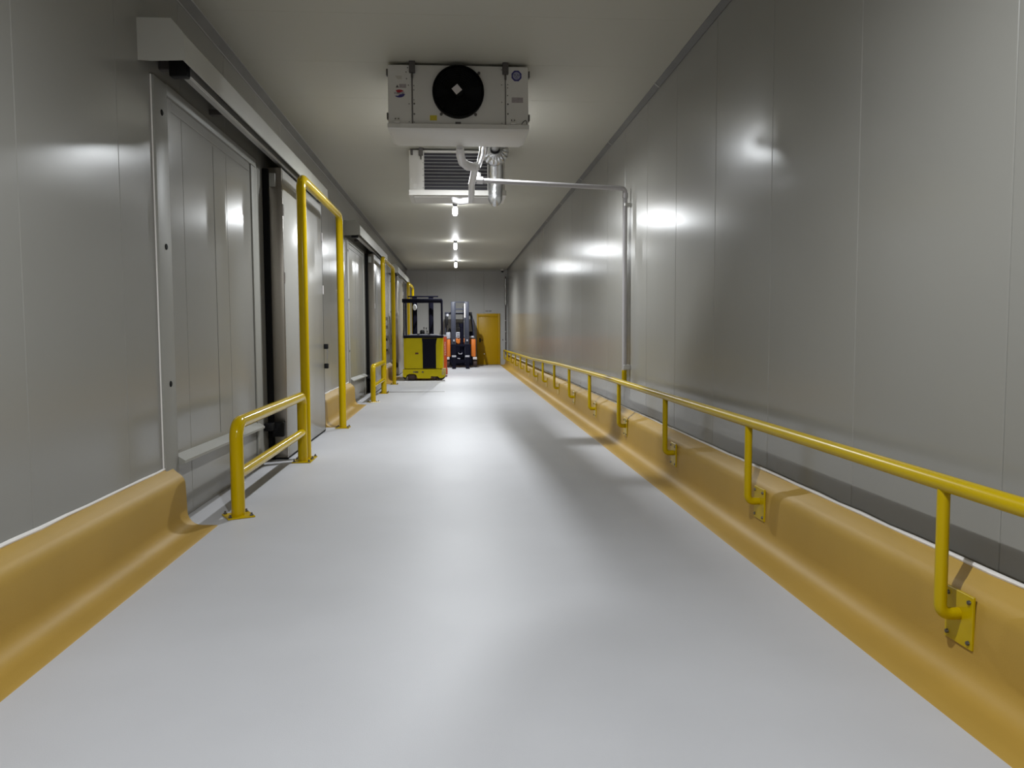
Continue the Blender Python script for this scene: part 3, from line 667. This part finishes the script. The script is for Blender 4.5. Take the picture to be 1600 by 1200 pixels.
# mast behind: two uprights and the head plate
for xa in (-1.25, -0.77):
    PT(MB().box(xa-0.065, xa+0.075, Y+1.2, Y+1.32, 0.1, 2.40, 0.008, 1).box(xa-0.03, xa+0.03, Y+1.17, Y+1.21, 0.5, 2.32, 0.004, 1), 'mast_upright', M_tblack)
PT(MB().box(-1.44, -0.55, Y+1.18, Y+1.34, 2.39, 2.425, 0.006, 1), 'mast_head', M_tblack)
PT(MB().box(-1.3, -0.7, Y+1.22, Y+1.30, 0.5, 0.62, 0.006, 1), 'mast_crossbar', M_tblack)
# controls and mirror
PT(MB().lathe([(0, 0.16), (0.05, 0.155), (0.07, 0.12), (0.065, 0.05), (0.04, 0.0), (0, 0)], Matrix.Translation((-0.99, Y+0.35, 1.265)), 16), 'steering_knob', M_blk)
for x, h in ((-0.93, 0.21), (-0.865, 0.20), (-0.83, 0.11)):
    l_ = PT(MB().tube([(x, Y+0.4, 1.26), (x-0.015, Y+0.4, 1.26+h)], 0.007, 8), 'lever', M_bolt)
    PT(MB().lathe([(0, 0.05), (0.012, 0.04), (0.015, 0.015), (0.008, 0), (0, 0)], Matrix.Translation((x-0.015, Y+0.4, 1.25+h)), 10), 'lever_knob', M_blk, l_)
PT(MB().lathe([(0, 0.05), (0.03, 0.045), (0.04, 0.02), (0.035, 0)], Matrix.Translation((-1.13, Y+0.3, 1.27)), 12), 'button', M_blk)
PT(MB().tube([(-1.42, Y+0.2, 1.27), (-1.30, Y+0.2, 1.29), (-0.6, Y+0.2, 1.29), (-0.5, Y+0.2, 1.27)], 0.012, 8), 'grab_bar', M_lgrey)
PT(MB().lathe([(0, 0.02), (0.05, 0.018), (0.062, 0.005), (0.055, -0.01), (0, -0.015)], Matrix.Translation((-1.175, Y+0.0, 2.055)) @ Matrix.Diagonal((0.9, 1, 1.35, 1)) @ Matrix.Rotation(PI/2, 4, 'X'), 24), 'mirror', M_glass)
PT(MB().tube([(-1.175, Y+0.02, 2.07), (-1.18, Y+0.06, 2.22)], 0.008, 8), 'mirror_arm', M_blk)
PT(MB().box(-1.20, -0.75, Y+0.55, Y+0.75, 1.27, 1.32, 0.02, 2), 'seat', M_tblack)

# second, red-orange truck hidden behind it
Y = 24.1
tr = empty('reach_truck', (-0.85, Y, 0), 'red-orange reach truck mostly hidden behind the yellow truck', 'forklift truck')
def PR(mb, name, m, par=None): return PC(mb, name, m, par or tr, tr)
PR(MB().prism([(-1.36, Y), (-0.43, Y), (-0.325, Y+0.16), (-0.325, Y+0.9), (-1.36, Y+0.9)], 'z', 0.24, 1.22), 'body', M_tred)
PR(MB().prism([(-1.36, Y-0.02), (-0.42, Y-0.02), (-0.31, Y+0.15), (-0.31, Y+0.9), (-1.36, Y+0.9)], 'z', 0.06, 0.23), 'skirt', M_tred)
PR(MB().prism([(-1.34, Y), (-0.43, Y), (-0.33, Y+0.16), (-0.33, Y+0.9), (-1.34, Y+0.9)], 'z', 1.22, 1.27), 'dark_top', M_lgrey)
for xa in (-1.15, -0.5):
    PR(MB().lathe([(0, 0), (0.07, 0), (0.09, 0.01), (0.09, 0.11), (0.07, 0.12), (0, 0.12)], Matrix.Translation((xa, Y+0.3, 0.09)) @ Matrix.Rotation(PI/2, 4, 'Y'), 20), 'wheel', M_tyre)
ang = math.atan2(0.16, 0.105)
text('TOYOTA', 0.105, M_white, tr, Vector((-0.375, Y+0.075, 0.86))-tr.location, (PI/2, PI/2, ang), 'lettering')

# ================================================================ ORANGE COUNTERBALANCE FORKLIFT
Y = 30.2
fk = empty('forklift', (0.17, Y, 0), 'orange forklift with tall dark mast, parked facing the viewer by the yellow door', 'forklift truck')
def PF(mb, name, m, par=None): return PC(mb, name, m, par or fk, fk)
def FX(px): return (px-713.9)/41.0
def FZ(py): return 1.383+(517.6-py)/41.0
# mast uprights (outer channel + inner channel)
for a, b, s in ((704.3, 711.8, 1), (725.3, 732.6, -1)):
    m_ = PF(MB().box(FX(a), FX(b), Y+0.02, Y+0.16, 0.12, 2.50, 0.012, 2), 'mast_upright', M_tgrey)
    xi = FX(b) if s > 0 else FX(a)
    PF(MB().box(min(xi, xi-s*0.05), max(xi, xi-s*0.05), Y-0.02, Y+0.03, 0.2, 2.46, 0.005, 1), 'inner_channel', M_tgrey, m_)
PF(MB().box(FX(704.5), FX(732.4), Y+0.05, Y+0.13, 2.47, 2.51, 0.008, 1), 'mast_head', M_tgrey)
PF(MB().box(FX(711), FX(726), Y+0.04, Y+0.12, FZ(484.6), FZ(482), 0.008, 1), 'mast_crossbar', M_tgrey)
PF(MB().box(FX(725), FX(727), Y-0.03, Y-0.015, FZ(496.5), FZ(474.5), 0.003, 1), 'white_strip', M_white)
PF(MB().tube([(FX(723.5), Y+0.06, 0.5), (FX(723.5), Y+0.06, FZ(479))], 0.012, 8), 'lift_chain', M_tblack)
PF(MB().tube([(FX(724.6), Y+0.0, FZ(524)), (FX(724.6), Y+0.0, FZ(500))], 0.010, 8), 'chrome_rod', M_chrome)
PF(MB().tube([(FX(721), Y+0.1, 0.4), (FX(721), Y+0.1, FZ(506))], 0.065, 14).tube([(FX(720.5), Y+0.1, FZ(511)), (FX(720.5), Y+0.1, FZ(505.5))], 0.085, 14), 'lift_cylinder', M_tblack)
# carriage and forks
PF(MB().box(FX(703.2), FX(735.5), Y-0.05, Y-0.01, FZ(541), FZ(538), 0.006, 1).box(FX(703), FX(736), Y-0.05, Y-0.01, FZ(567), FZ(562), 0.006, 1).box(FX(704), FX(712), Y-0.045, Y-0.01, FZ(562), FZ(541)).box(FX(726), FX(735), Y-0.045, Y-0.01, FZ(562), FZ(541)), 'carriage', M_tblack)
for a, b in ((705.3, 712.0), (726.0, 732.8)):
    fo = PF(MB().prism([(Y-0.05, FZ(540)), (Y-0.05, 0.03), (Y-1.1, 0.012), (Y-1.1, 0.025), (Y-0.12, 0.075), (Y-0.09, FZ(540))], 'x', FX(a)+0.01, FX(b)-0.01), 'fork', M_tblack)
    PF(MB().box(FX(a), FX(b), Y-0.11, Y-0.05, FZ(558), FZ(555), 0.006, 1), 'fork_hook', M_lgrey, fo)
    PF(MB().box((FX(a)+FX(b))/2-0.03, (FX(a)+FX(b))/2+0.03, Y-0.03, Y, FZ(533.5), FZ(530.5), 0.01, 1), 'mast_bolt', M_lgrey, fo)
PF(MB().box(FX(712), FX(726), Y+0.18, Y+0.24, 0.14, FZ(539), 0.006, 1), 'front_plate', M_tblack)
PF(MB().tube([(FX(715.5), Y+0.0, FZ(551)), (FX(716.5), Y+0.0, FZ(553)), (FX(720.5), Y+0.0, FZ(553)), (FX(721.5), Y+0.0, FZ(551))], 0.016, 8), 'tilt_hose', M_lgrey)
PF(MB().tube([(FX(714), Y+0.05, FZ(560)), (FX(718), Y+0.05, FZ(560.5))], 0.018, 8), 'hydraulic_pipe', M_lgrey)
PF(MB().tube([(FX(716), Y+0.05, FZ(566)), (FX(717.5), Y+0.02, FZ(563)), (FX(720), Y+0.05, FZ(567))], 0.012, 8), 'hydraulic_hose', M_lgrey)
# front axle, body
PF(MB().box(FX(702), FX(738), Y+0.2, Y+0.5, 0.07, 0.42, 0.02, 2), 'front_axle', M_tblack)
bd = PF(MB().box(FX(697.5), FX(703.5), Y+0.35, Y+1.9, FZ(558), FZ(530), 0.03, 2).box(FX(735), FX(743), Y+0.35, Y+1.9, FZ(558), FZ(530), 0.03, 2).box(FX(703), FX(736), Y+0.9, Y+1.9, 0.3, FZ(529), 0.04, 2), 'body', M_torange)
PF(MB().prism([(FX(711.5), FZ(530)), (FX(719.5), FZ(530)), (FX(719), FZ(534)), (FX(716.5), FZ(537)), (FX(714), FZ(536.5)), (FX(712), FZ(534))], 'y', Y+0.3, Y+0.4), 'front_cowl', M_torange)
PF(MB().box(FX(703), FX(736), Y+0.5, Y+0.9, 0.3, FZ(540), 0.03, 2), 'floor_plate', M_tblack)
PF(MB().box(FX(696.5), FX(703.5), Y+0.33, Y+0.7, FZ(529.5), FZ(519), 0.03, 2), 'left_console', M_lgrey)
PF(MB().box(FX(711.8), FX(718.5), Y+0.45, Y+0.6, FZ(528), FZ(519), 0.02, 2), 'dashboard', M_lgrey)
PF(MB().box(FX(713), FX(717), Y+0.44, Y+0.45, FZ(522), FZ(521), 0.002, 1).box(FX(713.5), FX(717), Y+0.44, Y+0.45, FZ(525.5), FZ(524.5), 0.002, 1), 'dashboard_slot', M_blk)
PF(MB().box(FX(734), FX(742), Y+0.35, Y+0.7, FZ(528), FZ(525), 0.02, 2), 'right_console', M_lgrey)
PF(MB().box(FX(733), FX(741), Y+0.5, Y+0.9, FZ(525), FZ(518), 0.03, 2), 'side_box', M_tblack)
# rear counterweight and seat
PF(MB().box(FX(697), FX(743), Y+1.85, Y+2.15, 0.2, FZ(529), 0.12, 4), 'counterweight', M_tgrey)
PF(MB().box(FX(711), FX(728), Y+1.0, Y+1.5, FZ(529), FZ(524), 0.04, 3).box(FX(711), FX(728), Y+1.45, Y+1.6, FZ(526), FZ(503), 0.06, 4), 'seat', mat('seat_grey', (0.13, 0.13, 0.14), 0.6, var=0.05))
PF(MB().tube([Vector((FX(716)+0.17*math.cos(t), Y+0.75+0.10*math.sin(t), FZ(517)+0.12*math.sin(t))) for t in [2*PI*k/24 for k in range(25)]], 0.014, 8, cap=False).tube([(FX(716), Y+0.75, FZ(517)), (FX(716), Y+0.6, FZ(525))], 0.02, 8), 'steering_wheel', M_blk)
# overhead guard
PF(MB().box(FX(694.5), FX(737.5), Y+0.35, Y+1.75, FZ(490), FZ(487.5), 0.015, 2), 'guard_roof', M_tgrey)
for x0_, x1_ in ((696, 695.5), (736, 741)):
    PF(MB().tube([(FX(x0_), Y+0.40, FZ(489)), (FX(x0_)*0.4+FX(x1_)*0.6, Y+0.33, FZ(503)), (FX(x1_), Y+0.36, FZ(527))], 0.026, 10), 'guard_pillar', M_tgrey)
    PF(MB().tube([(FX(x0_), Y+1.70, FZ(489)), (FX(x1_), Y+1.75, FZ(527))], 0.026, 10), 'guard_pillar', M_tgrey)
PF(MB().box(FX(695.4), FX(700.0), Y+0.22, Y+0.30, FZ(508), FZ(493.5), 0.012, 2), 'work_light_housing', M_blk)
PF(MB().lathe([(0, 0.03), (0.04, 0.025), (0.055, 0)], Matrix.Translation((FX(699), Y+0.22, FZ(492.5))) @ Matrix.Rotation(PI/2, 4, 'X'), 16), 'front_lamp', M_lgrey)
PF(MB().box(FX(732.5), FX(736.5), Y+0.2, Y+0.3, FZ(493.5), FZ(488), 0.012, 2), 'front_lamp_bracket', M_blk)
PF(MB().lathe([(0, 0.16), (0.03, 0.14), (0.09, 0.0), (0, 0)], Matrix.Translation((FX(702), Y+0.6, FZ(519))), 12), 'beacon', M_blk)
# wheels and pale fenders
for a, b in ((696.5, 702.0), (738.8, 745.0)):
    wd = FX(b)-FX(a)
    wh = PF(MB().lathe([(0, 0.02), (0.09, 0.02), (0.11, 0), (0.155, 0.01), (0.165, 0.03), (0.165, wd-0.03), (0.155, wd-0.01), (0.11, wd), (0.09, wd-0.02), (0, wd-0.02)], Matrix.Translation((FX(a), Y+0.30, 0.165)) @ Matrix.Rotation(PI/2, 4, 'Y'), 28), 'wheel', M_tyre)
    PF(MB().box(FX(a)-0.015, FX(b)-0.01, Y+0.10, Y+0.55, FZ(562.0), FZ(558.2), 0.015, 2), 'fender', M_white)
PF(MB().lathe([(0, 0), (0.12, 0), (0.14, 0.02), (0.14, 0.14), (0.12, 0.16), (0, 0.16)], Matrix.Translation((FX(702), Y+1.6, 0.14)) @ Matrix.Rotation(PI/2, 4, 'Y'), 20), 'rear_wheel', M_tyre)
PF(MB().lathe([(0, 0), (0.12, 0), (0.14, 0.02), (0.14, 0.14), (0.12, 0.16), (0, 0.16)], Matrix.Translation((FX(733), Y+1.6, 0.14)) @ Matrix.Rotation(PI/2, 4, 'Y'), 20), 'rear_wheel', M_tyre)
